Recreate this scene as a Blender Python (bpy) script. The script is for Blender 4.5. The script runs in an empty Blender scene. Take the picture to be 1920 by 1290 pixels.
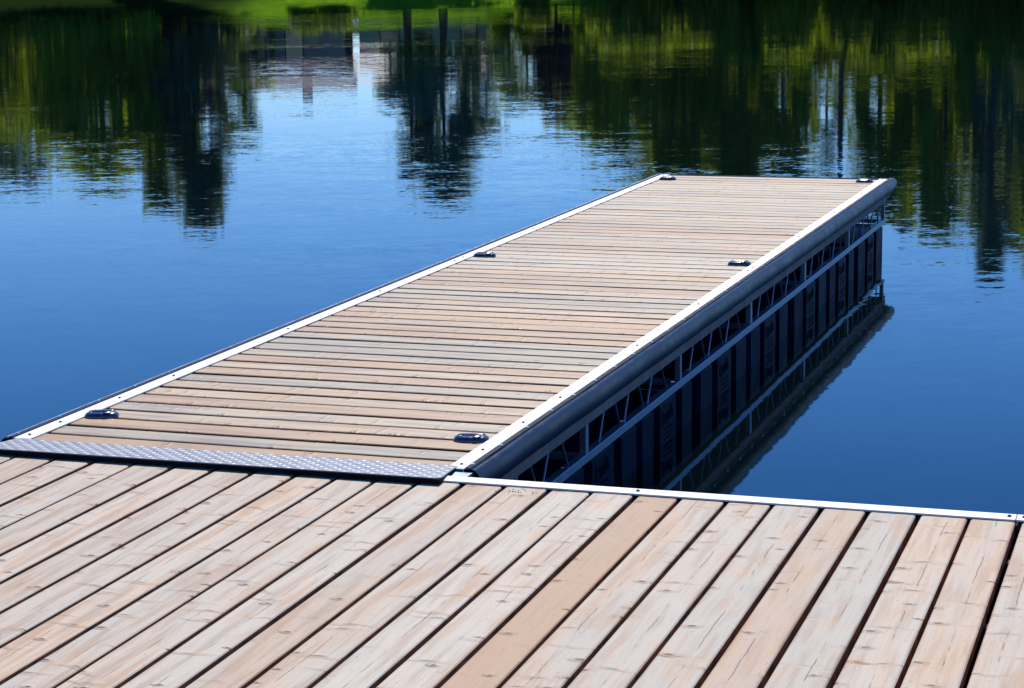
import bpy, math, random
from mathutils import Vector, Matrix, noise as mnoise
R=random.Random
sc=bpy.context.scene; col=sc.collection
PI=math.pi
WZ=-0.53                                   # water level (deck boards are at 0)
CAM=Vector((2.30575463,-6.36603667,1.74061121))
FW=Vector((-0.3112755,0.93226151,-0.18438017)); RT=Vector((0.9492849,0.3140799,-0.01455978)); UP=Vector((-0.04433658,0.17956141,0.98274715))
FWH=Vector((FW.x,FW.y,0)).normalized(); RTH=Vector((FWH.y,-FWH.x,0))

# ---------------------------------------------------------------- materials
def mat(name):
    m=bpy.data.materials.new(name); m.use_nodes=True; nt=m.node_tree; nt.nodes.clear()
    out=nt.nodes.new('ShaderNodeOutputMaterial'); b=nt.nodes.new('ShaderNodeBsdfPrincipled')
    nt.links.new(b.outputs[0],out.inputs[0]); return m,nt,b,out
def N(nt,t,**k):
    n=nt.nodes.new(t)
    for a,v in k.items():
        if isinstance(v,(int,float,str,bool)) and hasattr(n,a): setattr(n,a,v)
        else: n.inputs[a].default_value=v
    return n
def L(nt,a,b): nt.links.new(a,b)
def math_(nt,op,a,b=None,clamp=False):
    n=nt.nodes.new('ShaderNodeMath'); n.operation=op; n.use_clamp=clamp
    for i,v in enumerate((a,b)):
        if v is None: continue
        if isinstance(v,(int,float)): n.inputs[i].default_value=v
        else: L(nt,v,n.inputs[i])
    return n.outputs[0]
def mix(nt,f,a,b,blend='MIX'):
    n=nt.nodes.new('ShaderNodeMix'); n.data_type='RGBA'; n.blend_type=blend
    for k,v in (('Factor',f),('A',a),('B',b)):
        s=[i for i in n.inputs if i.name==k and i.enabled][0]
        if isinstance(v,(int,float)): s.default_value=v
        elif isinstance(v,tuple): s.default_value=(*v,1)
        else: L(nt,v,s)
    return [o for o in n.outputs if o.enabled][0]
def rng(nt,v,a,b,c=0.,d=1.,smooth=True):
    n=nt.nodes.new('ShaderNodeMapRange'); n.interpolation_type='SMOOTHSTEP' if smooth else 'LINEAR'
    L(nt,v,n.inputs[0])
    for i,x in enumerate((a,b,c,d)): n.inputs[i+1].default_value=x
    return n.outputs[0]
def scale3(nt,v,s):
    n=nt.nodes.new('ShaderNodeVectorMath'); n.operation='MULTIPLY'; L(nt,v,n.inputs[0]); n.inputs[1].default_value=s; return n.outputs[0]
def noise(nt,v,sc_=1.,det=2.,rough=.5,s3=(1,1,1),dist=0.):
    n=nt.nodes.new('ShaderNodeTexNoise'); L(nt,scale3(nt,v,s3),n.inputs['Vector'])
    n.inputs['Scale'].default_value=sc_; n.inputs['Detail'].default_value=det; n.inputs['Roughness'].default_value=rough; n.inputs['Distortion'].default_value=dist
    return n

def simple(name,c,rough=.5,metal=0.,spec=.5,var=.15,vscale=20.,bump=0.,coat=0.):
    m,nt,b,out=mat(name)
    tc=N(nt,'ShaderNodeTexCoord'); n=noise(nt,tc.outputs['Object'],vscale,4.,.6)
    f=rng(nt,n.outputs[0],.3,.7)
    dark=tuple(x*(1-var) for x in c); lite=tuple(min(1,x*(1+var)) for x in c)
    L(nt,mix(nt,f,dark,lite),b.inputs['Base Color'])
    L(nt,rng(nt,n.outputs[0],.3,.7,max(0.02,rough-.06),min(1,rough+.06)),b.inputs['Roughness'])
    b.inputs['Metallic'].default_value=metal; b.inputs['Specular IOR Level'].default_value=spec; b.inputs['Coat Weight'].default_value=coat
    if bump:
        bm=N(nt,'ShaderNodeBump',Strength=.4,Distance=bump); L(nt,n.outputs[0],bm.inputs['Height']); L(nt,bm.outputs[0],b.inputs['Normal'])
    return m

def wood(name,tan,grey,pale,rough=.62,spec=.35,knots=1.,bl_=.9,b0=.84,b1=1.1,bs=.9):
    """decking boards: UV 'board' = metres along / across, UV 'tint' = per board randoms"""
    m,nt,b,out=mat(name)
    uv=N(nt,'ShaderNodeUVMap',uv_map='board').outputs[0]; ti=N(nt,'ShaderNodeUVMap',uv_map='tint').outputs[0]
    st=nt.nodes.new('ShaderNodeSeparateXYZ'); L(nt,ti,st.inputs[0]); r1,r2=st.outputs[0],st.outputs[1]
    su=nt.nodes.new('ShaderNodeSeparateXYZ'); L(nt,uv,su.inputs[0]); u,v=su.outputs[0],su.outputs[1]
    # knots: elongated across the board
    warp=noise(nt,uv,7.,2.,.5)
    wv=nt.nodes.new('ShaderNodeVectorMath'); wv.operation='MULTIPLY_ADD'; L(nt,warp.outputs[1],wv.inputs[0]); wv.inputs[1].default_value=(.035,.03,0); L(nt,uv,wv.inputs[2])
    vor=nt.nodes.new('ShaderNodeTexVoronoi'); vor.voronoi_dimensions='2D'; L(nt,scale3(nt,wv.outputs[0],(9.,5.2,1)),vor.inputs['Vector']); vor.inputs['Scale'].default_value=1.; vor.inputs['Randomness'].default_value=1.
    vc=nt.nodes.new('ShaderNodeSeparateXYZ'); L(nt,vor.outputs['Color'],vc.inputs[0])
    size=rng(nt,vc.outputs[1],0,1,.025,.10,False)
    keep=math_(nt,'GREATER_THAN',vc.outputs[0],.52)
    kd=math_(nt,'DIVIDE',vor.outputs['Distance'],size)
    knot=math_(nt,'MULTIPLY',math_(nt,'SUBTRACT',1.,rng(nt,kd,.45,1.15)),keep)
    halo=math_(nt,'MULTIPLY',math_(nt,'SUBTRACT',1.,rng(nt,kd,.9,2.7)),keep)
    # thin branch marks running across
    vor2=nt.nodes.new('ShaderNodeTexVoronoi'); vor2.voronoi_dimensions='2D'
    wv2=nt.nodes.new('ShaderNodeVectorMath'); wv2.operation='MULTIPLY_ADD'; L(nt,warp.outputs[1],wv2.inputs[0]); wv2.inputs[1].default_value=(.07,.03,0); L(nt,uv,wv2.inputs[2])
    L(nt,scale3(nt,wv2.outputs[0],(15.,2.5,1)),vor2.inputs['Vector']); vor2.inputs['Scale'].default_value=1.
    vc2=nt.nodes.new('ShaderNodeSeparateXYZ'); L(nt,vor2.outputs['Color'],vc2.inputs[0])
    br=math_(nt,'MULTIPLY',math_(nt,'SUBTRACT',1.,rng(nt,math_(nt,'ADD',vor2.outputs['Distance'],math_(nt,'MULTIPLY',math_(nt,'SUBTRACT',warp.outputs[0],.5),.12)),.015,.060)),math_(nt,'GREATER_THAN',vc2.outputs[0],.5))
    brh=math_(nt,'MULTIPLY',math_(nt,'SUBTRACT',1.,rng(nt,vor2.outputs['Distance'],.06,.28)),math_(nt,'GREATER_THAN',vc2.outputs[0],.5))
    br=math_(nt,'MULTIPLY',br,rng(nt,r2,.25,.75,.25,1.)); brh=math_(nt,'MULTIPLY',brh,rng(nt,r2,.25,.75,.25,1.))
    # grain
    gw=noise(nt,uv,1.,2.,.5,(1.4,4.,1))
    gv=nt.nodes.new('ShaderNodeVectorMath'); gv.operation='MULTIPLY_ADD'; L(nt,gw.outputs[1],gv.inputs[0]); gv.inputs[1].default_value=(0,.045,0); L(nt,uv,gv.inputs[2])
    g1=noise(nt,gv.outputs[0],1.,5.,.65,(3.5,130.,1)); g2=noise(nt,gv.outputs[0],1.,3.,.6,(2.2,26.,1))
    bl=noise(nt,gv.outputs[0],1.,3.,.6,(1.1,9.,1)); bl2=noise(nt,uv,1.,4.,.6,(3.5,9.,1))
    # board colour
    c=mix(nt,r1,tan,grey)
    c=mix(nt,math_(nt,'MULTIPLY',math_(nt,'MULTIPLY',rng(nt,bl.outputs[0],.40,.62),bl_),rng(nt,r1,0,.35,.12,1.)),c,grey)
    c=mix(nt,math_(nt,'MULTIPLY',rng(nt,bl2.outputs[0],.50,.66),.6),c,tan)
    c=mix(nt,math_(nt,'MULTIPLY',math_(nt,'MULTIPLY',rng(nt,g2.outputs[0],.40,.62),.45),rng(nt,r1,0,.35,.3,1.)),c,pale)
    c=mix(nt,rng(nt,g2.outputs[0],.52,.32,0,.55),c,tuple(x*.72 for x in tan))
    gl=rng(nt,g1.outputs[0],.34,.52,.86,1.,True)
    gc=nt.nodes.new('ShaderNodeCombineXYZ'); [L(nt,gl,gc.inputs[i]) for i in range(3)]
    c=mix(nt,.75,c,mix(nt,1.,c,gc.outputs[0],'MULTIPLY'))
    br2=rng(nt,r2,0,1,b0,b1,False); gb=nt.nodes.new('ShaderNodeCombineXYZ'); [L(nt,br2,gb.inputs[i]) for i in range(3)]
    c=mix(nt,1.,c,gb.outputs[0],'MULTIPLY')
    c=mix(nt,math_(nt,'MULTIPLY',halo,.42*knots),c,tuple(x*y for x,y in zip(tan,(.78,.70,.62))))
    c=mix(nt,math_(nt,'MULTIPLY',brh,.34*knots),c,tuple(x*.8 for x in tan))
    c=mix(nt,math_(nt,'MULTIPLY',knot,.88*knots),c,(.07,.042,.03))
    c=mix(nt,math_(nt,'MULTIPLY',br,.78*knots),c,(.10,.085,.075))
    vs=nt.nodes.new('ShaderNodeTexVoronoi'); vs.voronoi_dimensions='2D'; L(nt,scale3(nt,uv,(42.,30.,1)),vs.inputs['Vector']); vs.inputs['Scale'].default_value=1.
    v3=nt.nodes.new('ShaderNodeSeparateXYZ'); L(nt,vs.outputs['Color'],v3.inputs[0])
    sp=math_(nt,'MULTIPLY',math_(nt,'SUBTRACT',1.,rng(nt,vs.outputs['Distance'],.05,.13)),math_(nt,'GREATER_THAN',v3.outputs[0],.94))
    c=mix(nt,math_(nt,'MULTIPLY',sp,.7*knots),c,(.10,.07,.055))
    # checks along the pith
    cn=noise(nt,uv,1.,5.,.75,(3.,.0,1)); cl=math_(nt,'ABSOLUTE',math_(nt,'ADD',math_(nt,'SUBTRACT',v,.055),math_(nt,'MULTIPLY',math_(nt,'SUBTRACT',cn.outputs[0],.5),-.03)))
    cm=noise(nt,uv,1.,3.,.7,(2.6,.0,1)); chk=math_(nt,'MULTIPLY',math_(nt,'SUBTRACT',1.,rng(nt,cl,.0004,.0019)),rng(nt,cm.outputs[0],.47,.56))
    chk=math_(nt,'MULTIPLY',chk,math_(nt,'GREATER_THAN',r2,.45))
    c=mix(nt,math_(nt,'MULTIPLY',chk,.42*knots),c,(.13,.10,.085))
    L(nt,c,b.inputs['Base Color']); b.inputs['Specular IOR Level'].default_value=spec
    L(nt,rng(nt,g2.outputs[0],.3,.7,rough-.08,rough+.08),b.inputs['Roughness'])
    h=math_(nt,'ADD',math_(nt,'MULTIPLY',g1.outputs[0],.0012),math_(nt,'MULTIPLY',bl2.outputs[0],.006))
    h=math_(nt,'SUBTRACT',h,math_(nt,'MULTIPLY',knot,.0022)); h=math_(nt,'ADD',h,math_(nt,'MULTIPLY',halo,.0045)); h=math_(nt,'SUBTRACT',h,math_(nt,'MULTIPLY',br,.0016)); h=math_(nt,'ADD',h,math_(nt,'MULTIPLY',brh,.0032))
    h=math_(nt,'SUBTRACT',h,math_(nt,'MULTIPLY',chk,.002))
    bm=N(nt,'ShaderNodeBump',Strength=bs,Distance=1.); L(nt,h,bm.inputs['Height']); L(nt,bm.outputs[0],b.inputs['Normal'])
    return m

M={}
M['wood_main']=wood('weathered_spruce',(.445,.262,.135),(.37,.332,.268),(.55,.48,.38),rough=.62,spec=.35)
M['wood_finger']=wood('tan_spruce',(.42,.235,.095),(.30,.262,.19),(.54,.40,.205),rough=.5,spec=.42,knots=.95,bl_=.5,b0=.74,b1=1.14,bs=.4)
M['finger_side']=simple('gap_shaded_side_timber',(.13,.052,.022),.9,var=.35,vscale=14,spec=.1)  # shade of the board gaps put into the colour, darker than the timber
M['board_side']=simple('board_side_timber',(.40,.19,.08),.8,var=.35,vscale=14,spec=.15)
M['rail']=simple('grey_timber',(.24,.20,.18),.75,var=.25,vscale=9,bump=.003)
M['joist']=simple('dark_timber',(.11,.075,.055),.85,var=.3,vscale=9)
M['alu']=simple('pale_aluminium',(.62,.62,.625),.6,metal=.1,spec=.5,var=.04,vscale=30)
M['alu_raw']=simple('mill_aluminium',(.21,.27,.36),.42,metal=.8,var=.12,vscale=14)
M['tread']=simple('tread_aluminium',(.185,.195,.225),.5,metal=.35,var=.12,vscale=25,spec=.4)
M['navy']=simple('navy_vinyl',(.008,.015,.036),.40,spec=.22,var=.4,vscale=9,bump=.0025)
M['strip_dark']=simple('dark_slate_strip',(.016,.022,.042),.75,spec=.15,var=.2,vscale=12)
M['edge_sheen']=simple('pale_edge_sheen',(.20,.23,.30),.4,metal=.5,var=.2,vscale=12)  # pale tone painted in for the sheen on the left bumper edge
M['rubber']=simple('black_rubber',(.006,.006,.006),.8,var=.3,spec=.08)
M['plastic']=simple('blue_black_plastic',(.002,.010,.028),.45,spec=.02,var=.4,vscale=6,bump=.004)
M['cleat']=simple('navy_casting',(.018,.028,.065),.26,spec=.6,var=.3,vscale=40,coat=.3)
M['steel']=simple('zinc_steel',(.6,.6,.6),.3,metal=1.,var=.1,vscale=60)
M['steel_dark']=simple('dark_steel',(.10,.10,.105),.4,metal=.8,var=.2,vscale=60)
M['speck']=simple('dark_dirt',(.05,.035,.03),.9)

# water ---------------------------------------------------------
def water():
    m,nt,b,out=mat('lake_water')
    b.inputs['Base Color'].default_value=(.001,.004,.006,1); b.inputs['Roughness'].default_value=.03
    b.inputs['IOR'].default_value=1.333
    tc=N(nt,'ShaderNodeTexCoord').outputs['Object']
    # position rotated so that x runs across the view: wavelets are longer across than along
    mp=N(nt,'ShaderNodeMapping'); mp.inputs['Rotation'].default_value=(0,0,math.radians(-18)); L(nt,tc,mp.inputs['Vector']); P=mp.outputs[0]
    acc=None
    dist=nt.nodes.new('ShaderNodeVectorMath'); dist.operation='DISTANCE'; L(nt,tc,dist.inputs[0]); dist.inputs[1].default_value=(2.3,-6.4,WZ)
    patch=noise(nt,P,1.,3.,.55,(.05,.10,1)); pm=rng(nt,patch.outputs[0],.40,.62,.28,1.25)
    far=rng(nt,dist.outputs['Value'],8.,26.,.6,1.)
    amp=math_(nt,'MULTIPLY',pm,far)
    for s,a,det in (((.55,1.5,1),.009,2.),((2.2,5.2,1),.018,2.),((7.,15.,1),.019,1.),((22.,40.,1),.014,0.)):
        n=noise(nt,P,1.,det,.5,s)
        sb=nt.nodes.new('ShaderNodeVectorMath'); sb.operation='SUBTRACT'; L(nt,n.outputs[1],sb.inputs[0]); sb.inputs[1].default_value=(.5,.5,.5)
        ml=nt.nodes.new('ShaderNodeVectorMath'); ml.operation='MULTIPLY'; L(nt,sb.outputs[0],ml.inputs[0]); ml.inputs[1].default_value=(a*.55,a*1.6,0)
        if acc is None: acc=ml.outputs[0]
        else:
            ad=nt.nodes.new('ShaderNodeVectorMath'); L(nt,acc,ad.inputs[0]); L(nt,ml.outputs[0],ad.inputs[1]); acc=ad.outputs[0]
    sc_=nt.nodes.new('ShaderNodeVectorMath'); sc_.operation='SCALE'; L(nt,acc,sc_.inputs[0]); L(nt,amp,sc_.inputs['Scale'])
    rot=nt.nodes.new('ShaderNodeVectorRotate'); rot.rotation_type='Z_AXIS'; rot.inputs['Angle'].default_value=math.radians(18); L(nt,sc_.outputs[0],rot.inputs['Vector'])
    ad=nt.nodes.new('ShaderNodeVectorMath'); L(nt,rot.outputs[0],ad.inputs[0]); ad.inputs[1].default_value=(0,0,1)
    nm=nt.nodes.new('ShaderNodeVectorMath'); nm.operation='NORMALIZE'; L(nt,ad.outputs[0],nm.inputs[0]); L(nt,nm.outputs[0],b.inputs['Normal'])
    return m
M['water']=water()
def leafmat(name,c1,c2,tr=.45):
    m,nt,b,out=mat(name)
    g=N(nt,'ShaderNodeNewGeometry'); n=noise(nt,g.outputs['Position'],.7,3.,.6)
    rp=math_(nt,'ADD',math_(nt,'MULTIPLY',g.outputs['Random Per Island'],.5),math_(nt,'MULTIPLY',n.outputs[0],.6),True)
    c=mix(nt,rp,c1,c2); L(nt,c,b.inputs['Base Color']); b.inputs['Roughness'].default_value=.55; b.inputs['Specular IOR Level'].default_value=.3
    t=N(nt,'ShaderNodeBsdfTranslucent'); L(nt,mix(nt,.35,c,(.30,.42,.02)),t.inputs[0])
    ms=N(nt,'ShaderNodeMixShader'); ms.inputs[0].default_value=tr; L(nt,b.outputs[0],ms.inputs[1]); L(nt,t.outputs[0],ms.inputs[2]); L(nt,ms.outputs[0],out.inputs[0])
    return m
M['leaf_bright']=leafmat('bright_leaves',(.12,.18,.008),(.34,.46,.012),.62)
M['leaf_mid']=leafmat('green_leaves',(.070,.115,.008),(.25,.33,.014),.58)
M['leaf_dark']=leafmat('conifer_needles',(.025,.055,.032),(.08,.14,.08),.4)
M['leaf_teal']=leafmat('pale_willow_leaves',(.07,.14,.10),(.14,.23,.17),.45)
M['leaf_plum']=leafmat('plum_leaves',(.035,.012,.022),(.07,.02,.04),.3)
M['bark']=simple('bark',(.055,.042,.034),.9,var=.35,vscale=3)
def ground():
    m,nt,b,out=mat('grass_bank')
    g=N(nt,'ShaderNodeNewGeometry').outputs['Position']
    n=noise(nt,g,.06,4.,.6); n2=noise(nt,g,1.3,4.,.7)
    c=mix(nt,rng(nt,n.outputs[0],.42,.58),(.05,.11,.008),(.15,.31,.008)); c=mix(nt,math_(nt,'MULTIPLY',rng(nt,n2.outputs[0],.4,.62),.75),c,(.035,.07,.008))
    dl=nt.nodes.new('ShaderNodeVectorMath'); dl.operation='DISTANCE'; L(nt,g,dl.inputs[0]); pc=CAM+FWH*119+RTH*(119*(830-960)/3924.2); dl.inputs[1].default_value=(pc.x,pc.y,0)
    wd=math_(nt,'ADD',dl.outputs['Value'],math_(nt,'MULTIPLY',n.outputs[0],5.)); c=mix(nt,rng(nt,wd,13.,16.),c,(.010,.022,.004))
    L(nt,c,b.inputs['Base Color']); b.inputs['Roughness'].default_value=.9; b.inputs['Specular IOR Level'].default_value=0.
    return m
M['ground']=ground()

# ---------------------------------------------------------------- mesh helpers
class MB:
    def __init__(s): s.v=[]; s.f=[]; s.uv=[]; s.ti=[]; s.smooth=[]; s.mi=[]
    def add(s,v,f,sm=False,uv=None,ti=None):
        o=len(s.v); s.v+= [tuple(x) for x in v]
        for q in f:
            s.f.append([o+i for i in q]); s.smooth.append(sm)
            if uv is not None: s.uv.append([uv[i] for i in q]); s.ti.append([ti]*len(q))
        return s
    def box(s,a,b,ch=0.):
        (x0,y0,z0),(x1,y1,z1)=a,b
        if ch<=0:
            v=[(x,y,z) for z in (z0,z1) for y in (y0,y1) for x in (x0,x1)]
            f=[(0,2,3,1),(4,5,7,6),(0,1,5,4),(2,6,7,3),(0,4,6,2),(1,3,7,5)]
            return s.add(v,f)
        # bevelled: rings in z
        v=[];c=ch
        def ring(i,z):
            X0,X1,Y0,Y1=x0+i,x1-i,y0+i,y1-i; k=c*1.0
            return [(X0+k,Y0,z),(X1-k,Y0,z),(X1,Y0+k,z),(X1,Y1-k,z),(X1-k,Y1,z),(X0+k,Y1,z),(X0,Y1-k,z),(X0,Y0+k,z)]
        rs=[ring(c,z0),ring(0,z0+c),ring(0,z1-c),ring(c,z1)]
        for r in rs: v+=r
        f=[tuple(reversed(range(8))),tuple(range(24,32))]
        for k in range(3):
            for i in range(8):
                j=(i+1)%8; f.append((k*8+i,k*8+j,(k+1)*8+j,(k+1)*8+i))
        return s.add(v,f)
    def tube(s,p,q,r0,r1=None,n=8,caps=True,sm=True):
        r1=r0 if r1 is None else r1; p=Vector(p);q=Vector(q); d=(q-p).normalized()
        a=d.orthogonal().normalized(); b=d.cross(a); v=[];f=[]
        for c,r in ((p,r0),(q,r1)):
            for i in range(n):
                t=2*PI*i/n; v.append(c+a*math.cos(t)*r+b*math.sin(t)*r)
        for i in range(n): j=(i+1)%n; f.append((i,j,n+j,n+i))
        s.add(v,f,sm)
        if caps: s.add(v,[tuple(reversed(range(n))),tuple(range(n,2*n))])
        return s
    def bar(s,p,q,w,t,side=Vector((1,0,0))):
        """flat bar from p to q, w wide along 'side' cross dir, t thick along side"""
        p=Vector(p);q=Vector(q); d=(q-p).normalized(); b=d.cross(side).normalized(); a=side
        v=[c+a*sx*t/2+b*sy*w/2 for c in (p,q) for sx,sy in ((-1,-1),(1,-1),(1,1),(-1,1))]
        f=[(0,3,2,1),(4,5,6,7)]+[(i,(i+1)%4,4+(i+1)%4,4+i) for i in range(4)]
        return s.add(v,f)
    def sweep(s,prof,ys,closed=False,sm=True,cap=True):
        """profile (x,z) extruded along y"""
        n=len(prof); v=[];f=[]
        for y in ys: v+=[(x,y,z) for x,z in prof]
        for k in range(len(ys)-1):
            for i in range(n if closed else n-1):
                j=(i+1)%n; f.append((k*n+i,k*n+j,(k+1)*n+j,(k+1)*n+i))
        s.add(v,f,sm)
        if cap and closed: s.add(v,[tuple(range(n)),tuple(reversed(range((len(ys)-1)*n,len(ys)*n)))])
        return s
    def mesh(s,name,m):
        me=bpy.data.meshes.new(name); me.from_pydata(s.v,[],s.f); me.materials.append(m)
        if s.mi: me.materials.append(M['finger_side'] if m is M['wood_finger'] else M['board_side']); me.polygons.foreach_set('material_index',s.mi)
        me.polygons.foreach_set('use_smooth',s.smooth)
        if s.uv:
            a=me.uv_layers.new(name='board'); b=me.uv_layers.new(name='tint')
            a.data.foreach_set('uv',[c for q in s.uv for p in q for c in p]); b.data.foreach_set('uv',[c for q in s.ti for p in q for c in p])
        me.update(); return me
    def build(s,name,m,parent=None): return link(name,s.mesh(name,m),parent)
def link(name,me,parent=None,loc=None,rotz=0.):
    o=bpy.data.objects.new(name,me); col.objects.link(o)
    if parent is not None: o.parent=parent
    if loc is not None: o.location=loc
    if rotz: o.rotation_euler.z=rotz
    return o
def tag(o,label=None,cat=None,group=None,kind=None):
    for k,v in (('label',label),('category',cat),('group',group),('kind',kind)):
        if v: o[k]=v
    return o
def empty(name,loc=(0,0,0),rz=0.):
    o=bpy.data.objects.new(name,None); col.objects.link(o); o.location=loc; o.rotation_euler.z=rz; o.empty_display_size=.2; return o

def board(mb,along,a0,a1,b0,b1,th,rnd,tint,zoff=0.,seg=10,skew=0.):
    """one board: runs a0..a1 along its length, b0..b1 across, top at z=zoff. along = 'x' or 'y'"""
    c=.0035; prof=[(b0,-th),(b0,-c),(b0+c,-c*.25),(b0+2.2*c,0),(b1-2.2*c,0),(b1-c,-c*.25),(b1,-c),(b1,-th)]
    U=rnd.uniform(0,60); V=rnd.choice((-1,1)); v=[];uv=[];f=[]
    ph=rnd.uniform(0,7); am=rnd.uniform(.0004,.0013)
    for k in range(seg+1):
        t=k/seg; a=a0+(a1-a0)*t; d=am*math.sin(ph+a*1.7)+skew*(t-.5)
        for i,(b,z) in enumerate(prof):
            bb=b+d; zz=z+zoff+ (am*.8*math.sin(ph*2+a*2.3) if True else 0)
            v.append((a,bb,zz) if along=='x' else (bb,a,zz))
            across=(b-b0) if V>0 else (b1-b)
            uv.append((a+U,across+(-z if i in (0,7) else 0)+ (0 if i not in (0,7) else .2)))
    n=len(prof)
    for k in range(seg):
        for i in range(n-1):
            q=(k*n+i,k*n+i+1,(k+1)*n+i+1,(k+1)*n+i)
            f.append(q if along=='y' else tuple(reversed(q)))
        q=(k*n+n-1,k*n,(k+1)*n,(k+1)*n+n-1); f.append(q if along=='y' else tuple(reversed(q)))
    e0=tuple(range(n)); e1=tuple(range(seg*n,(seg+1)*n))
    f+= [tuple(reversed(e0)),e1] if along=='y' else [e0,tuple(reversed(e1))]
    mb.add(v,f,False,uv,tint)
    mb.mi+= ([1]+[0]*(n-3)+[1,1])*0 + sum([[1]+[0]*(n-3)+[1]+[1] for _ in range(seg)],[]) + [1,1]

# ---------------------------------------------------------------- main dock
rn=R(7)
md=tag(empty('walkway_dock',(0,0,WZ)),'wide weathered board walkway dock in the foreground with pale metal edge strip','dock')
def mdp(mb,name,m,parent=None):   # parts are modelled in world coordinates
    o=mb.build(name,m,md if parent is None else parent)
    if parent is None: o.location=(0,0,-WZ)
    return o
gaps=[-1.671,-1.514,-1.361,-1.204,-1.049,-.896,-.748,-.593,-.443,-.298,-.151,.002,.148,.302,.447,.598,.742,.894,1.044,1.199,1.346,1.503,1.659,1.809]
while gaps[0]>-5.4: gaps.insert(0,gaps[0]-rn.uniform(.148,.153))
while gaps[-1]<5.2: gaps.append(gaps[-1]+rn.uniform(.149,.154))
deck=MB(); i0=gaps.index(.002)
special={4:(0.0,.25),0:(.30,.45),9:(.95,.5),8:(.2,.5),6:(.75,.7),5:(.35,.6),2:(.85,.95),3:(.7,.95),1:(.4,.7),-1:(.8,.9),10:(.3,.8),11:(.25,.8),12:(.35,.7),-4:(.3,.95)}
for k in range(len(gaps)-1):
    g=rn.uniform(.012,.018)/2; idx=k-i0
    tint=special.get(idx,(rn.uniform(.35,.95),rn.uniform(.5,1.)))
    yend=-.004+rn.uniform(-.004,.003)
    board(deck,'y',-7.9,yend,gaps[k]+g,gaps[k+1]-g,.036,rn,tint,seg=26,skew=rn.uniform(-.006,.006))
mdp(deck,'decking',M['wood_main'])
fr=MB()
for y in (-.30,-.92,-1.54,-2.16,-2.78,-3.4,-4.02,-5.,-6.,-7.): fr.box((-5.3,y-.02,-.22),(5.1,y+.02,-.040))
fr.box((-5.3,.004,-.22),(5.1,.044,-.012))
mdp(fr,'joist_frame',M['joist'])
fl=MB()
for x in (-4.2,-2.1,0,2.1,4.2): fl.box((x-.85,-7.6,-.85),(x+.85,-.06,-.225),.05)
mdp(fl,'float',M['rubber'])
# edge strip on the walkway (angle profile), sections butt with a fine joint
for a,b in ((-.122,1.797),(1.800,3.60),(-3.70,-1.90),(3.603,5.1)):
    s=MB(); s.sweep([(0,0),(0,.004),(.0,.0055),(.057,.0075),(.060,.005),(.060,-.10),(.057,-.10),(.057,.0)],[0,1],True,False)
    v=[(a+(b-a)*y,x+.001,z+.0008) for x,y,z in s.v]; t=MB(); t.add(v,[tuple(reversed(f)) for f in s.f])
    st=mdp(t,'edge_strip',M['alu'])
    x=a+.02
    bolts=[q for q in (.595,1.777,1.822,2.95,4.1,-2.9,-2.0) if a<q<b]
    for q in bolts:
        bm=MB(); bm.tube((0,0,0),(0,0,.004),.0075,.006,8); bm.tube((0,0,.0035),(0,0,.006),.0045,.0045,6)
        link('screw',bm.mesh('screw',M['steel_dark']),st,(q,.031,.0068))

mb=MB(); rs_=R(3)
for i in range(26):
    x=rs_.gauss(.205,.035); y=rs_.gauss(-.055,.012); q=rs_.uniform(.0012,.004); mb.tube((x,y,.0005),(x+.001,y,.0016),q,q*.7,6)
tag(mb.build('dirt_specks',M['speck']),'scatter of tiny dark specks on a foreground board beside the metal edge strip','specks',kind='stuff')
# ---------------------------------------------------------------- finger dock
FA=-0.00819; FO=(-.11626,.29196); FP=.14612; WD=1.633; FZ=.0015
fd=tag(empty('finger_dock',(FO[0],FO[1],WZ),FA),'long narrow floating dock of tan boards reaching out over the lake','dock')
H=-WZ+FZ
def fdp(mb,name,m,parent=None):
    o=mb.build(name,m,fd if parent is None else parent)
    if parent is None: o.location=(0,0,H)
    return o
def cp(me,name,parent,loc): return link(name,me,parent,loc)
rf=R(21)
Y0,YS,Y1=-.178,4.535,9.205
ftint={-1:(0.,.35),0:(1.,.35),1:(.1,.5),2:(.35,.7),3:(.8,.8),4:(.1,.5),5:(.3,.75),6:(.2,.7),30:(1.,1.5),31:(1.,1.4),32:(.9,1.2),7:(1.,.45),8:(.1,.6),9:(.5,.8),10:(.05,.5),11:(.8,.6),12:(1.,.3)}
for a,b in ((-1,31),(31,63)):
    mb=MB()
    for k in range(a,b):
        g=rf.choice((.016,.020,.022,.025,.028,.031)); t=ftint.get(k,(rf.choice((0,.1,.2,.3,.4,.55,.7,1.)),rf.uniform(.3,1.)))
        y0=k*FP+g*.5; y1=(k+1)*FP-g*.5
        if k==-1: y0=Y0+.01
        board(mb,'x',-WD-.004,.004,y0,y1,.036,rf,t,seg=8,zoff=rf.uniform(-.001,.001),skew=rf.uniform(-.003,.003))
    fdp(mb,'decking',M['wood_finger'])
jf=MB()
y=.3
while y<9.1:
    jf.box((-WD+.02,y-.02,-.13),(-.02,y+.02,-.041)); y+=.61
fdp(jf,'joist_frame',M['joist'])
SCR=MB(); SCR.tube((0,0,0),(0,0,.003),.0065,.0055,8); SCR.tube((0,0,.003),(0,0,.0045),.004,.004,6); scr=SCR.mesh('screw',M['steel_dark'])
SCB=MB(); SCB.tube((0,0,0),(0,0,.0045),.0075,.006,8); scb=SCB.mesh('screw',M['steel'])
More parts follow.
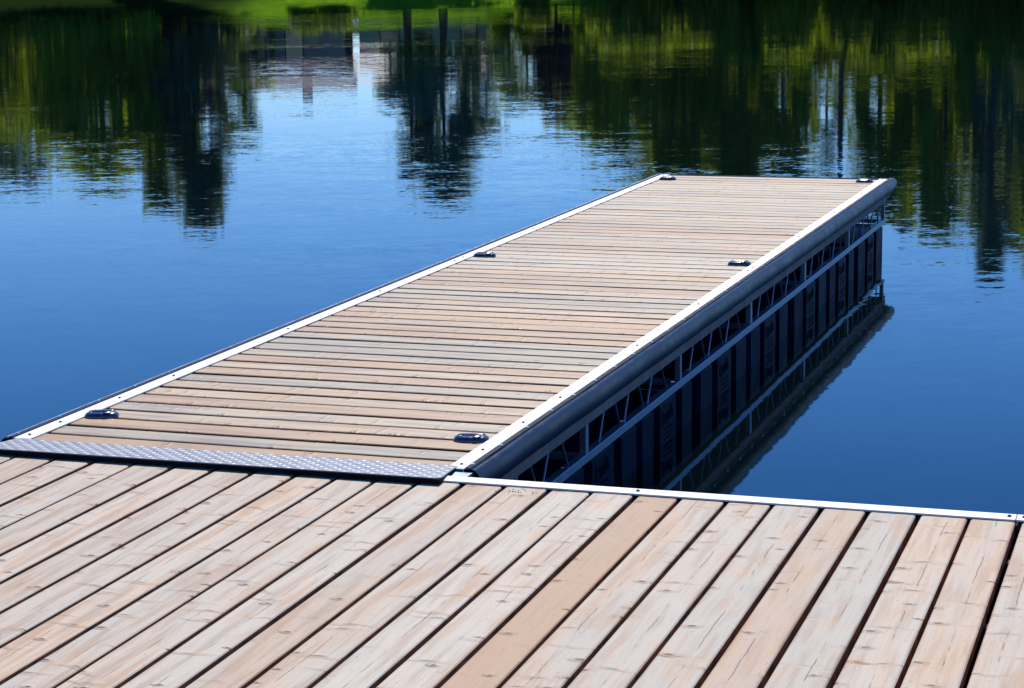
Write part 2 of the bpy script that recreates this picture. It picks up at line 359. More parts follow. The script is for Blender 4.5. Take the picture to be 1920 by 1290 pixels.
# edge strips (pale, wide): right 0..0.06, left -1.69..-1.633
for side in (1,-1):
    for a,b in ((-.128,YS-.0012),(YS+.0012,Y1)):
        if side>0: pr=[(.0,0.001),(.0,.0055),(.001,.0065),(.060,.0065),(.062,.0050),(.062,-.02),(.059,-.02),(.059,.001)]
        else: pr=[(-WD-.066,.001),(-WD-.066,-.02),(-WD-.069,-.02),(-WD-.069,.005),(-WD-.067,.0065),(-WD-.001,.0065),(-WD,.0055),(-WD,.001)]
        mb=MB(); n=len(pr); mb.sweep(list(reversed(pr)),[a,b],True,False)
        st=fdp(mb,'edge_strip',M['alu'])
        xs=.034 if side>0 else -WD-.036
        ys=[q for q in (-.07,.148,.6,1.06,2.2,3.34,4.46,4.60,5.9,7.1,8.2,9.13) if a<q<b]
        for q in ys: cp(scr,'screw',st,(xs,q,.0066))
# vinyl bumpers
def bump_prof(side):
    pts=[(.064,.0010),(.064,.0060),(.088,.0062)]
    for k in range(0,13):
        t=PI/2-k*(PI*.92)/12
        pts.append((.088+.036*math.cos(t),-.0425+.0487*math.sin(t)))
    pts+= [(.078,-.091),(.070,-.096),(.0645,-.112),(.0635,-.112),(.0635,-.08)]
    if side<0: pts=[(-WD-.008-x,z) for x,z in pts]
    return pts
for side in (1,-1):
    for a,b in ((-.12,YS-.002),(YS+.002,9.2)):
        x0,x1=sorted((.0655,.0855)) if side>0 else sorted((-WD-.008-.0655,-WD-.008-.0855))
        mb=MB(); mb.box((x0,a,.0063),(x1,b,.0083)); fdp(mb,'retaining_strip',M['strip_dark'])
        if side<0:
            mb=MB(); mb.box((-WD-.008-.0935,a,.0005),(-WD-.008-.0865,b,.0082)); fdp(mb,'sheen_edge',M['edge_sheen'])  # added pale strip, stands in for the highlight along the bumper's outer edge
    for a,b in ((-.128,2.296),(2.300,5.348),(5.352,8.448),(8.452,9.30)):
        pr=bump_prof(side); mb=MB()
        if side>0: pr=list(reversed(pr))
        ny=max(2,int((b-a)/.1)); ys=[a+(b-a)*i/ny for i in range(ny+1)]
        # body with slight waviness of the vinyl
        n=len(pr); v=[];f=[]
        for y in ys:
            w=.0018*math.sin(y*5.1+1)+.0015*math.sin(y*11.3)
            sq=1.
            if b>9.2 and y>9.2: sq=.82
            for x,z in pr:
                xo=(abs(x+(0 if side>0 else WD+.008))-.064)
                v.append((x+side*max(0,xo)*w*18,y,z*sq))
        for k in range(len(ys)-1):
            for i in range(n):
                j=(i+1)%n; f.append((k*n+i,k*n+j,(k+1)*n+j,(k+1)*n+i))
        mb.add(v,f,True)
        if a>-.1: mb.add(v,[tuple(range(n))])
        mb.add(v,[tuple(reversed(range((len(ys)-1)*n,len(ys)*n)))])
        bo=fdp(mb,'bumper',M['navy'])
        # open dark mouth at the walkway end comes from its hollow profile
        k=0; y=-.073
        while y<9.3:
            if a<y<b:
                cp(scb,'screw',bo,((.077 if side>0 else -WD-.008-.077),y,.0084))
                if side>0:
                    s=cp(scb,'screw',bo,(.0705,y+.08,-.0955)); s.rotation_euler.y=math.radians(115)
            y+=.2945
# side rails, truss, chords
for side in (1,-1):
    X=(lambda x:x) if side>0 else (lambda x:-WD-.008-x)
    for a,b in ((Y0+.02,2.194),(2.197,YS),(YS+.003,6.9),(6.903,9.19)):
        mb=MB(); x0,x1=sorted((X(.022),X(.0605))); mb.box((x0,a,-.163),(x1,b,-.022),.002); fdp(mb,'side_rail',M['rail'])
    posts=[-.165,1.35,2.906,4.468,6.013,7.578,9.137]
    for q in posts:
        mb=MB(); x0,x1=sorted((X(.028),X(.056))); w=.020 if side>0 and q in (4.468,1.35,6.013) else .014
        mb.box((x0,q-w,-.286),(x1,q+w,-.164),.002); mb.box((min(X(.0565),X(.0535)),q-w-.006,-.318),(max(X(.0565),X(.0535)),q+w+.006,-.2865)); fdp(mb,'truss_post',M['alu_raw'])
    for q0,q1 in zip(posts,posts[1:]):
        sc2=(q1-q0)/1.56
        for bo,to in ((.21,.296),(.535,.439),(.595,.683),(.918,.822),(.982,1.076),(1.327,1.23)):
            mb=MB(); mb.tube((X(.043),q0+bo*sc2,-.288),(X(.043),q0+to*sc2,-.150),.0052,None,6); fdp(mb,'truss_diagonal',M['alu_raw'])
    for a,b in ((Y0+.02,4.466),(4.470,9.16)):
        mb=MB(); x0,x1=sorted((X(.020),X(.060))); mb.box((x0,a,-.322),(x1,b,-.286),.002); fdp(mb,'bottom_chord',M['alu_raw'])
# end beams and cross beams
mb=MB(); mb.box((-WD-.06,9.206,-.16),(.055,9.244,-.006),.003); fdp(mb,'end_rail',M['rail'])
mb=MB(); mb.box((-WD-.05,9.246,-.006),(.06,9.250,.004)); fdp(mb,'end_trim',M['steel_dark'])
for q in (.02,1.35,2.906,4.468,6.013,7.578,9.12):
    mb=MB(); mb.box((-WD+.0,q-.015,-.318),(.0195,q+.015,-.288),.002); fdp(mb,'cross_beam',M['alu_raw'])
# floats: right row and left row
def float_mesh(L_,wT):
    """a rotomoulded float: three flat faces separated by deep grooves, seen from its outer side (+x)"""
    mb=MB(); zt,zb=-.324,-.95
    ga,gb=(L_-wT)/2,(L_+wT)/2; gw=.095
    ys=[0,.018,ga-gw-.012,ga-gw,ga,ga+.012,gb-.012,gb,gb+gw,gb+gw+.012,L_-.018,L_]
    xs=[-.02,0,0,-.055,-.055,0,0,-.055,-.055,0,0,-.02]
    xi=-.72; v=[];f=[]; n=len(ys)
    for z,i_ in ((zb,.03),(zb+.03,0),(zt-.02,0),(zt,.02)):
        for y,x in zip(ys,xs): v.append((x-i_,y,z))
        for y in reversed(ys): v.append((xi+i_,y,z))
    m_=2*n
    for k in range(3):
        for i in range(m_):
            j=(i+1)%m_; f.append((k*m_+i,k*m_+j,(k+1)*m_+j,(k+1)*m_+i))
    f.append(tuple(range(3*m_,4*m_)))
    f.append(tuple(reversed(range(m_))))
    return mb.add(v,f)
def emblem_mesh():
    mb=MB()
    def stroke(pts,w=.008):
        for (a,b),(c,d) in zip(pts,pts[1:]): mb.bar((.0012,a,b),(.0012,c,d),w*.7,.003)
    stroke([(-.10,.030),(-.103,.0),(-.098,-.035),(-.085,-.040)])                    # bow
    stroke([(-.05,.012),(-.062,-.004),(-.040,-.016),(-.055,-.034)]); stroke([(-.020,.015),(-.030,-.01),(-.012,-.028),(.002,-.008),(-.016,.012)])
    stroke([(.012,.02),(.014,-.028)]); stroke([(.046,.042),(.050,-.026)]); stroke([(.050,-.004),(.034,.002),(.030,-.022),(.050,-.026)])
    stroke([(.078,.018),(.066,.002),(.082,-.012),(.070,-.024)])
    for z,w in ((-.062,.16),(-.086,.13),(-.108,.15)):
        y=-w/2
        r=R(int(-z*1000))
        while y<w/2:
            l=r.uniform(.014,.03); mb.box((.0,y,z-.004),(.0025,min(w/2,y+l),z+.003)); y+=l+.009
    return mb
em_me=emblem_mesh().mesh('emblem',simple('dull_dark_print',(.001,.006,.018),.45,spec=.015))
fl_y=[(-.09,.95,.33),(1.05,2.135,.35),(2.20,3.151,.316),(3.30,4.375,.334),(4.459,5.508,.326),(5.677,6.763,.316),(6.86,7.824,.297),(7.971,9.09,.291)]
for side in (1,-1):
    for a,b,wT in fl_y:
        me=float_mesh(b-a,wT).mesh('float',M['plastic'])
        o=link('float',me,fd,(.052 if side>0 else -WD-.06,a if side>0 else b,H),0 if side>0 else PI)
        link('emblem',em_me,o,(0.001,(b-a)/2,-.405))
# cleats
def dome(mb,a,b,h,p=2.6,n=36,z0=0.,top=.72,flat=True):
    rings=[(1.,0.),(1.,.18),(.97,.45),(.90,.72),(.80,.90),(top*.93,1.0)]
    v=[];f=[]
    for s,z in rings:
        for i in range(n):
            t=2*PI*i/n; c,sn=math.cos(t),math.sin(t)
            v.append((a*s*math.copysign(abs(c)**(2/p),c),b*s*math.copysign(abs(sn)**(2/p),sn),z0+h*z))
    for k in range(len(rings)-1):
        for i in range(n): j=(i+1)%n; f.append((k*n+i,k*n+j,(k+1)*n+j,(k+1)*n+i))
    mb.add(v,f,True); mb.add(v,[tuple(range((len(rings)-1)*n,len(rings)*n))])
    return mb
base=dome(MB(),.066,.043,.020).mesh('base',M['cleat'])
hm=MB()   # folded horn: raised bar with two ears round a recess
dome(hm,.050,.012,.005,z0=.0195,n=24); hornm=hm.mesh('horn',M['cleat'])
em=MB()
v=[];f=[];n=20
for i in range(n+1):
    t=-PI*.62+1.24*PI*i/n; cx,cy=.016*math.cos(t),.019*math.sin(t)
    for dx,dz in ((0,0),(.004,.005),(.008,0)):
        l=math.hypot(cx,cy) or 1; v.append((cx*(1+dx/l),cy*(1+dx/l),.0195+dz))
for i in range(n):
    for k in range(2): q=i*3+k; f.append((q,q+1,q+4,q+3))
em.add(v,f,True); loopm=em.mesh('finger_ring',M['cleat'])
sm_=MB(); sm_.tube((0,0,0),(0,0,.003),.0055,.005,8); csm=sm_.mesh('screw',M['steel'])
for i,(x,y,rz) in enumerate(((-1.578,.300,.30),(-.063,.297,.12),(-1.572,4.70,.15),(-.067,4.71,.1),(-1.571,8.90,.1),(-.078,9.0,.05))):
    c=empty('cleat',(x,y,H+.0015),rz); c.parent=fd
    link('base',base,c); link('horn',hornm,c,(0,.006,0),math.radians(8)); link('finger_ring',loopm,c,(.02,-.012,0)); 
    for sx,sy in ((-.036,-.016),(.036,.022),(-.03,.024),(.042,-.012)): link('screw',csm,c,(sx,sy,.0185))
# hinge bracket and pin at the walkway corner
br=empty('hinge_bracket',(.045,-.145,H+.002)); br.parent=fd
mb=MB(); mb.box((-.030,-.055,-.050),(.052,-.050,-.006),.001); mb.box((-.030,-.050,-.010),(.052,.05,-.006)); mb.box((.048,-.050,-.050),(.052,.05,-.010)); link('channel',mb.mesh('channel',M['alu_raw']),br)
mb=MB(); mb.tube((.020,-.030,-.034),(.110,-.030,-.034),.007,None,10); mb.tube((.075,-.030,-.034),(.083,-.030,-.034),.014,None,6); link('bolt',mb.mesh('bolt',M['steel']),br)
mb=MB(); mb.box((-.045,-.070,-.11),(.105,-.057,-.040),.003); link('backing_block',mb.mesh('backing_block',M['rubber']),br)
br2=empty('hinge_bracket',(-WD-.05,-.17,H)); br2.parent=fd
mb=MB(); mb.box((-.045,-.055,-.050),(.040,-.050,-.006),.001); mb.box((-.045,-.050,-.010),(.040,.05,-.006)); link('channel',mb.mesh('channel',M['alu']),br2)

# ---------------------------------------------------------------- tread plate bridging the two docks
tp=tag(empty('tread_plate',(0,0,.004)),'grey diamond tread metal plate bridging the gap between the two docks','ramp plate')
# corners in world: back edge (finger side) and front edge (walkway side)
BL,BR_=Vector((-1.800,.166,.0095)),Vector((-.086,.192,.0095)); FL,FR_=Vector((-1.815,-.050,.024)),Vector((-.066,-.040,.024))
def pl(u,v,h=0.): 
    a=BL.lerp(BR_,u); b=FL.lerp(FR_,u); p=a.lerp(b,v); return Vector((p.x,p.y,p.z+h-.004))
mb=MB(); th=.004; r=.014
out=[(0,0),(1,0),(1,.93),(.9935,1),(.0065,1),(0,.93)]
v=[pl(u,w,0) for u,w in out]+[pl(u,w,-th) for u,w in out]; n=len(out)
mb.add(v,[tuple(reversed(range(n))),tuple(range(n,2*n))]+[(i,(i+1)%n,n+(i+1)%n,n+i) for i in range(n)])
plate=mb.build('plate',M['tread'],tp)
# raised lugs in a two-way pattern: the plate's surface pattern is one mesh under the plate
lg=MB(); step=.025; W_=1.72; D_=.235; nu=int(W_/step); nv=int(D_/step)
for i in range(nu):
    for j in range(nv):
        cu=(i+.5)/nu; cv=(j+.5)/nv; ang=math.radians(45 if (i+j)%2 else -45)
        if cv>.95 and (cu<.01 or cu>.99): continue
        l,w=.0115,.0032; pts=[]
        for q,s_,h in ((-1,0,.0),(-.45,1,.0),(.45,1,.0),(1,0,.0),(.45,-1,.0),(-.45,-1,.0),(-.5,0,.0010),(.5,0,.0010)):
            x=q*l*math.cos(ang)-s_*w*math.sin(ang); y=q*l*math.sin(ang)+s_*w*math.cos(ang)
            pts.append(pl(min(max(cu+x/W_,0.001),.999),min(max(cv+y/D_,.005),.995),h+.0001))
        fs=[(6,0,1),(7,6,1,2),(7,2,3),(7,3,4),(6,7,4,5),(6,5,0)]
        lg.add(pts,fs)
lug=lg.build('tread_pattern',M['tread'],plate); 
lp=MB(); a0,a1=FL+Vector((.012,.004,-.0125)),FR_+Vector((-.012,.004,-.0125))
N_=40; v=[];f=[]
for i in range(N_+1):
    u=i/N_; t=-.0065 + u*1.013
    P0=pl(u,1,-.0042); P1=pl(u,.80,-.0042)
    v+=[P0+Vector((0,-.004,0)),P0+Vector((0,-.004,-.0145-.0015*math.sin(u*9))),P1+Vector((0,0,-.012)),P1]
for i in range(N_):
    for k in range(4): j=(k+1)%4; f.append((i*4+k,i*4+j,(i+1)*4+j,(i+1)*4+k))
f+=[(3,2,1,0),(N_*4,N_*4+1,N_*4+2,N_*4+3)]
lp.add(v,f); lp.build('rubber_lip',M['rubber'],tp)

# ---------------------------------------------------------------- lake, banks
def polar(u,D):
    """ground point on the line of sight of photo column u (full-size photo), D metres ahead"""
    p=CAM+FWH*D+RTH*(D*(u-960)/3924.2/1.0); return Vector((p.x,p.y,0))
SH=112.
def shore(a):   # radius of the shoreline in direction a (0 = view direction)
    return SH+1.6*math.sin(a*9+.4)+.8*math.sin(a*31) if abs(a)<1.2 else SH*(.9+.12*math.sin(a*3))
def gz(r,a):
    s=shore(a); d=r-s
    if d<0: return WZ-.05+max(-3.,d*.15)
    return WZ-.05+min(3.2,d*.12)+ (0 if d<60 else min(22.,(d-60)*.02))+.25*mnoise.noise(Vector((r*.05*math.cos(a),r*.05*math.sin(a),1)))*min(1,d/10)
rs=[0,40,80,95]+[100+i*1.5 for i in range(40)]+[165,175,190,210,240,280,340,420,550,800,1200,2000]
na=420; v=[];f=[]
for r_ in rs:
    for i in range(na):
        a=-PI+2*PI*i/na; d=FWH*math.cos(a)+RTH*math.sin(a); v.append((CAM.x+d.x*r_,CAM.y+d.y*r_,gz(r_,a)))
for k in range(len(rs)-1):
    for i in range(na): j=(i+1)%na; f.append((k*na+i,(k+1)*na+i,(k+1)*na+j,k*na+j))
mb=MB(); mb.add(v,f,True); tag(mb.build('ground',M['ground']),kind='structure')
mb=MB(); n=96; v=[(CAM.x,CAM.y,WZ)]+[(CAM.x+170*math.cos(2*PI*i/n),CAM.y+170*math.sin(2*PI*i/n),WZ) for i in range(n)]
mb.add([(x,y,0) for x,y,z in v],[(0,1+i,1+(i+1)%n) for i in range(n)])
wo=mb.build('water',M['water']); wo.location.z=WZ; tag(wo,kind='structure')
def ground_z(p):
    d=Vector((p.x-CAM.x,p.y-CAM.y,0)); r_=d.length; a=math.atan2(d.dot(RTH),d.dot(FWH)); return gz(r_,a)

# ---------------------------------------------------------------- trees
def crown_mesh(kind,h,w,seed,cb,leaf,m,nclu,nleaf):
    r=R(seed); mb=MB(); V=[];F=[]
    for c in range(nclu):
        # pick a clump centre in the crown envelope
        for _ in range(60):
            t=r.random(); 
            if kind=='cone': rad=w/2*(1-t)**.75*(.9+.25*math.sin(t*23+seed)); rr=rad*math.sqrt(r.uniform(.15,1))
            else:
                rad=w/2*math.sqrt(max(0,1-(2*t-.85)**2/1.35))*(.8+.35*mnoise.noise(Vector((t*4,seed,0)))); rr=rad*math.sqrt(r.uniform(.1,1))
            a=r.uniform(0,2*PI)
            if mnoise.noise(Vector((math.cos(a)*1.3,math.sin(a)*1.3,t*3.2+seed)))>-.28: break
        cx,cy,cz=rr*math.cos(a),rr*math.sin(a),cb+(h-cb)*t
        cs=w*(.10 if kind=='cone' else .13)*r.uniform(.6,1.25)
        for _ in range(nleaf):
            g=[r.gauss(0,.55) for _ in range(3)]
            if kind=='cone': g[2]*=.5
            p=Vector((cx+g[0]*cs,cy+g[1]*cs,cz+g[2]*cs*.8)); 
            if p.z>h or p.z<cb*.55: continue
            a1=Vector((r.gauss(0,1),r.gauss(0,1),r.gauss(0,.7))).normalized(); b1=a1.orthogonal().normalized(); b1=(Matrix.Rotation(r.uniform(0,6.3),3,a1)@b1); c1=a1.cross(b1); l=leaf*r.uniform(.6,1.3)
            o=len(V); V+=[p-b1*l,p+c1*l*.55,p+b1*l,p-c1*l*.55]; F.append((o,o+1,o+2,o+3))
    mb.add(V,F); return mb.mesh('crown',m)
def trunk_mesh(kind,h,w,seed,cb,r0):
    r=R(seed+5); mb=MB(); pts=[]; x=y=0.
    n=7; top=h*(.93 if kind=='cone' else .72)
    for i in range(n+1):
        pts.append((Vector((x,y,top*i/n-(.4 if i==0 else 0))),r0*(1-.82*i/n)*(1.35 if i==0 else 1))); x+=r.uniform(-.12,.12); y+=r.uniform(-.12,.12)
    for (p,a),(q,b) in zip(pts,pts[1:]): mb.tube(p,q,a,b,9,False)
    for k in range(12 if kind=='cone' else 9):
        t=r.uniform(cb/h*.9,.9); i=min(n-1,int(t*h/top*n)) if t*h<top else n-1; p=pts[i][0].lerp(pts[i+1][0],.5); a=r.uniform(0,6.28)
        l=w*.42*(1-t*(.9 if kind=='cone' else .35)); up=l*(.05 if kind=='cone' else .75)
        q=p+Vector((math.cos(a)*l*.6,math.sin(a)*l*.6,up*.7)); e=q+Vector((math.cos(a)*l*.4,math.sin(a)*l*.4,up*.2)); rr=pts[i][1]*.45
        mb.tube(p,q,rr,rr*.5,6,False); mb.tube(q,e,rr*.5,rr*.15,5,False)
    return mb.mesh('trunk',M['bark'])
def tree(name,label,u,top,D,wpx,kind,m,seed,leaf=.3,cb=.22,group='trees on the far shore',dens=1.,r0=.2,nl=46):
    p=polar(u,D); z=ground_z(p); hor=-86-.0139*(u-1065)
    ztop=WZ+D*(top-hor)/3924.2-2.27; h=ztop-z; w=wpx/3924.2*D
    t=tag(empty(name,(p.x,p.y,z)),label,'tree',group)
    vol=h*w; ncl=max(20,int(vol*1.5*dens))
    link('trunk',trunk_mesh(kind,h,w,seed,h*cb,r0),t); link('crown',crown_mesh(kind,h,w,seed,h*cb,leaf,m,ncl,nl),t)
    return t
LB,LM,LD,LT,LP=M['leaf_bright'],M['leaf_mid'],M['leaf_dark'],M['leaf_teal'],M['leaf_plum']
T=[
 ('broadleaf_tree','bright green broadleaf tree mirrored at the left, just left of the dark conifer',200,338,121,290,'oval',LB,1,.32,.02,1.5),
 ('conifer_tree','tall dark blue green conifer mirrored left of the open sky reflection',378,425,121,225,'cone',LD,2,.28,.04,1.5),
 ('conifer_tree','dark conifer mirrored alone in front of the pale house, nearly above the dock',842,374,120,265,'cone',LT,3,.27,.22,1.5),
 ('conifer_tree','short blue green conifer close beside the lone conifer by the pale house',775,335,121,150,'cone',LD,31,.28,.2,.9),
 ('willow_tree','thin pale blue green tree mirrored at the far left edge of the water',30,350,134,210,'oval',LT,4,.28,.1,.7),
 ('broadleaf_tree','low dark green tree under the pale one at the far left edge',-40,260,122,260,'oval',LM,5,.32,.0,1.9),
 ('broadleaf_tree','low dense dark tree mirrored in the upper left corner',85,235,131,230,'oval',LM,6,.32,.0,2.2),
 ('broadleaf_tree','dark green tree hidden between the bright tree and the tall left conifer',290,300,127,170,'oval',LM,61,.32,.0,1.8),
 ('broadleaf_tree','ragged dark tree leaning into the left side of the tall left conifer',318,395,123,150,'oval',LM,62,.3,.04,1.2),
 ('broadleaf_tree','slim olive green tree between the dark conifer and the grey boathouse',468,250,128,95,'oval',LM,7,.28,.2,1.2),
 ('plum_tree','small dark purple leaved tree at the edge of the right hand wood',1045,228,122,85,'oval',LP,8,.28,.1,1.8),
 ('broadleaf_tree','rounded green tree at the left end of the right hand wood',1160,305,124,210,'oval',LB,9,.32,.0,1.2),
 ('broadleaf_tree','olive green tree mirrored between the pale house and the plum leaved tree',985,205,128,130,'oval',LB,10,.3,.0,1.6),
 ('broadleaf_tree','tall dark green tree behind the far left corner of the finger dock',1275,390,128,240,'oval',LM,11,.32,.0,1.2),
 ('conifer_tree','green conifer mirrored above the middle of the dock end',1390,445,123,230,'cone',LM,12,.3,.04,1.2),
 ('broadleaf_tree','bright leafy tree just left of the gap of sky in the right hand wood',1478,345,122,135,'oval',LB,13,.3,.0,1.7),
 ('broadleaf_tree','green tree just right of the utility pole',1655,405,125,150,'oval',LB,14,.32,.0,1.5),
 ('broadleaf_tree','broad olive tree mirrored right of the dock corner',1770,445,124,170,'oval',LB,15,.32,.0,1.1),
 ('conifer_tree','tallest conifer, mirrored near the right edge of the water',1868,525,122,170,'cone',LT,16,.3,.04,.75),
 ('willow_tree','pale thin tree behind the tallest conifer at the right edge',1900,480,136,230,'oval',LT,17,.3,.05,.9),
 ('broadleaf_tree','dark broadleaf tree at the extreme right edge of the water',1990,530,125,200,'oval',LM,18,.32,.0,1.2),
 ('conifer_tree','narrow dark conifer inside the wood right of the utility pole',1705,440,132,110,'cone',LD,19,.3,.05,1.5),
 ('willow_tree','pale wispy tree behind the gap of sky in the right hand wood',1555,335,140,130,'oval',LT,20,.26,.25,.4),
 ('broadleaf_tree','dense tree at the back of the wood behind the dock end',1340,330,138,300,'oval',LM,22,.36,.0,1.6),
 ('broadleaf_tree','olive tree at the back of the wood near the right edge',1800,330,138,330,'oval',LM,23,.36,.0,1.6),
 ('broadleaf_tree','dark tree at the back of the wood behind the plum leaved tree',1110,250,138,210,'oval',LM,24,.36,.0,1.8),
 ('broadleaf_tree','low round dark tree at the foot of the wood under the gap of sky',1560,135,121,170,'oval',LM,25,.3,.0,2.4),
]
for t in T:
    nm,lb,u,top,D,w,k,m,sd,leaf,cb,dn=t
    tree(nm,lb,u,top,D,w,k,m,sd,leaf,cb,dens=dn,r0=.26 if k=='oval' else .22)
# understorey shrubs along the bank
SB=[(120,75,114.5,170,LM),(268,60,115,120,LB),(585,55,117,80,LM),(645,35,116,90,LM),(1010,50,116,90,LM),(1200,110,115,190,LM),(1320,90,115,160,LM),(1480,110,114.5,130,LB),(1600,95,115,120,LM),(1665,130,116,160,LM),(1750,110,115,160,LM),(1850,120,116,170,LM),(1960,110,115,140,LM),(-20,95,114.5,170,LM),(1400,130,117,150,LM)]
sl=['dark leafy shrub at the water line by the upper left corner','bright green shrub at the water line below the bright broadleaf tree','low shrub beside the right wall of the grey boathouse','low shrub between the boathouse and the lone conifer','small shrub beside the pale house','dark shrub under the rounded green tree','low dark shrub behind the dock end on the far bank','bright shrub below the gap of sky in the right hand wood','dark shrub next to the foot of the utility pole','dark shrub right of the utility pole','shrub under the broad olive tree','shrub at the foot of the tallest conifer','shrub at the extreme right edge of the bank','dark shrub at the extreme left edge of the bank','dark shrub at the foot of the conifer behind the dock end']
for i,((u,top,D,w,m),lb) in enumerate(zip(SB,sl)):
    p=polar(u,D); z=ground_z(p); hor=-86-.0139*(u-1065); h=max(1.2,WZ+D*(top-hor)/3924.2-2.27-z); ww=w/3924.2*D
    s=tag(empty('shrub',(p.x,p.y,z)),lb,'shrub','shrubs along the far bank')
    link('foliage',crown_mesh('oval',h,ww,100+i,.05,.2,m,int(h*ww*7)+14,60),s)
    link('stem',trunk_mesh('oval',h*.7,ww*.6,200+i,.1,.06),s)

# ---------------------------------------------------------------- houses and pole on the far shore
M['wall_grey']=simple('grey_siding',(.22,.23,.27),.8,var=.1,vscale=1.5)
M['wall_white']=simple('white_render',(.36,.35,.37),.8,var=.08,vscale=1.5)
M['wall_beige']=simple('beige_siding',(.62,.48,.30),.8,var=.1,vscale=2)
M['roof_dark']=simple('plum_shingles',(.11,.09,.115),.85,var=.2,vscale=3)
M['roof_pale']=simple('pale_metal_roof',(.33,.32,.36),.6,var=.08,vscale=2)
M['glass']=simple('dark_glass',(.02,.025,.035),.08,spec=.8)
M['trim']=simple('brown_trim',(.05,.035,.03),.8)
def house(name,label,u0,u1,D,eave,ridge,depth,wall,roof,wins,posts=()):
    pa,pb=polar(u0,D),polar(u1,D); c=(pa+pb)/2; d=pb-pa; L_=d.length; ang=math.atan2(d.y,d.x); z=ground_z(c)-.3
    t=tag(empty(name,(c.x,c.y,z),ang),label,'house')
    e=eave-z; g=ridge-z; h=L_/2
    mb=MB(); mb.box((-h,0,0),(h,depth,e)); mb.add([(-h,0,e),(-h,depth,e),(-h,depth/2,g-.05),(h,0,e),(h,depth,e),(h,depth/2,g-.05)],[(0,2,1),(3,4,5)]); link('wall',mb.mesh('wall',wall),t)
    o=.45; th=.12; s=(g-e)/(depth/2)
    mb=MB(); v=[(x,y,zz) for x in (-h-o,h+o) for y,zz in ((-o,e-o*s+.04),(depth/2,g+.04),(depth+o,e-o*s+.04),(depth+o,e-o*s+.04+th),(depth/2,g+.04+th),(-o,e-o*s+.04+th))]
    mb.add(v,[(0,1,7,6),(1,2,8,7),(2,3,9,8),(3,4,10,9),(4,5,11,10),(5,0,6,11),(0,5,4,1),(1,4,3,2),(6,7,10,11),(7,8,9,10)]); rf_=link('roof',mb.mesh('roof',roof),t)
    mb=MB(); mb.box((h*.4,depth*.6,g-.9),(h*.4+.6,depth*.6+.6,g+.8)); link('chimney',mb.mesh('chimney',M['trim']),rf_)
    for x0,x1,z0,z1,kind in wins:
        mb=MB(); w=.08
        for a,b in (((x0-w,z0-w),(x1+w,z0)),((x0-w,z1),(x1+w,z1+w)),((x0-w,z0),(x0,z1)),((x1,z0),(x1+w,z1))): mb.box((a[0],-.06,a[1]),(b[0],-.003,b[1]))
        fo=link('door' if kind=='door' else 'window',mb.mesh('frame',M['trim']),t)
        mb=MB(); mb.box((x0,-.03,z0),(x1,-.004,z1)); link('pane' if kind!='door' else 'panel',mb.mesh('pane',M['glass'] if kind!='beige' else M['wall_beige']),fo)
    for x in posts:
        mb=MB(); mb.box((x-.16,-1.5,0),(x+.16,-1.2,e-.35)); link('porch_post',mb.mesh('porch_post',M['trim']),t)
    return t
house('boathouse','low grey boathouse with dark posts and plum roof, mirrored beside the tall left conifer',345,655,129,4.1,5.5,8.,M['wall_grey'],M['roof_dark'],
      [(-4.0,-2.9,.6,2.3,'win'),(-1.9,.3,.4,2.7,'beige'),(1.6,2.6,.3,2.2,'door')],(-4.4,-3.,-2.0,-.2,.9))
house('cottage','white cottage with a pale metal roof, mirrored behind the lone conifer',685,945,131,3.5,5.0,7.,M['wall_white'],M['roof_pale'],
      [(-3.,-1.9,.6,1.6,'win'),(-.9,.1,.6,1.6,'win'),(2.,2.9,.2,1.7,'door')])
p=polar(1581,121); z=ground_z(p)
po=tag(empty('utility_pole',(p.x,p.y,z)),'tall thin dark utility pole, mirrored as a wavering line above the dock','utility pole')
zt=WZ+121*(345+93)/3924.2-2.27-z
mb=MB(); mb.tube((0,0,-.5),(0,0,zt),.19,.13,12); link('pole',mb.mesh('pole',M['bark']),po)
mb=MB(); mb.box((-1.1,-.06,zt-.9),(1.1,.06,zt-.75)); ob=link('crossarm',mb.mesh('crossarm',M['bark']),po); ob.rotation_euler.z=.3
for x in (-1.,-.5,.5,1.): mb=MB(); mb.tube((x,0,zt-.75),(x,0,zt-.6),.05,.03,8); i_=link('insulator',mb.mesh('insulator',M['steel_dark']),ob)

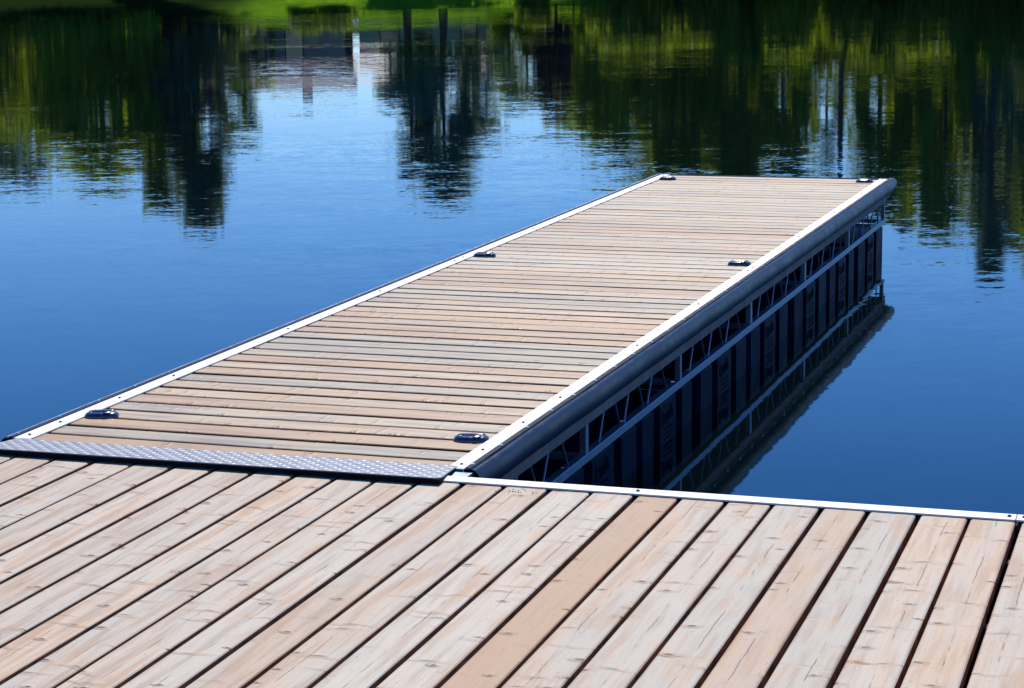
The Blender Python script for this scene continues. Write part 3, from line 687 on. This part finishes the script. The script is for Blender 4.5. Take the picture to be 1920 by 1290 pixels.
# ---------------------------------------------------------------- light
EL=math.radians(49); az=Vector((FWH.x,FWH.y)); rot_=math.radians(-7)   # sun ahead, a little to the right
sx=az.x*math.cos(rot_)-az.y*math.sin(rot_); sy=az.x*math.sin(rot_)+az.y*math.cos(rot_)
sd=Vector((sx*math.cos(EL),sy*math.cos(EL),math.sin(EL)))
l=bpy.data.lights.new('sun','SUN'); l.energy=4.8; l.angle=math.radians(.5); l.color=(1.,.945,.83)
lo=bpy.data.objects.new('sun',l); col.objects.link(lo); lo.rotation_euler=sd.to_track_quat('Z','Y').to_euler()
w=bpy.data.worlds.new('World'); sc.world=w; w.use_nodes=True; nt=w.node_tree
bg=nt.nodes['Background']; sky=nt.nodes.new('ShaderNodeTexSky'); sky.sky_type='NISHITA'; sky.sun_disc=False
sky.sun_elevation=EL; sky.sun_rotation=math.atan2(sx,sy); sky.altitude=0; sky.air_density=1.; sky.dust_density=.0; sky.ozone_density=4.
hs=nt.nodes.new('ShaderNodeHueSaturation'); hs.inputs['Saturation'].default_value=1.33; hs.inputs['Value'].default_value=1.
tn=nt.nodes.new('ShaderNodeMix'); tn.data_type='RGBA'; tn.blend_type='MULTIPLY'; tn.inputs[0].default_value=1.; tn.inputs[7].default_value=(.80,.93,1.25,1)
nt.links.new(sky.outputs[0],hs.inputs['Color']); nt.links.new(hs.outputs[0],tn.inputs[6]); nt.links.new(tn.outputs[2],bg.inputs[0]); bg.inputs[1].default_value=.12
sc.view_settings.view_transform='Standard'; sc.view_settings.look='None'; sc.view_settings.exposure=.17; sc.view_settings.gamma=1.
sc.cycles.max_bounces=6; sc.cycles.glossy_bounces=4; sc.cycles.diffuse_bounces=3

cam=bpy.data.cameras.new('camera'); co=bpy.data.objects.new('camera',cam); col.objects.link(co)
cam.sensor_width=36.; cam.sensor_fit='HORIZONTAL'; cam.lens=3924.2/1920*36; cam.clip_start=.1; cam.clip_end=4000
mtx=Matrix((RT,UP,-FW)).transposed().to_4x4(); mtx.translation=CAM; co.matrix_world=mtx
sc.camera=co
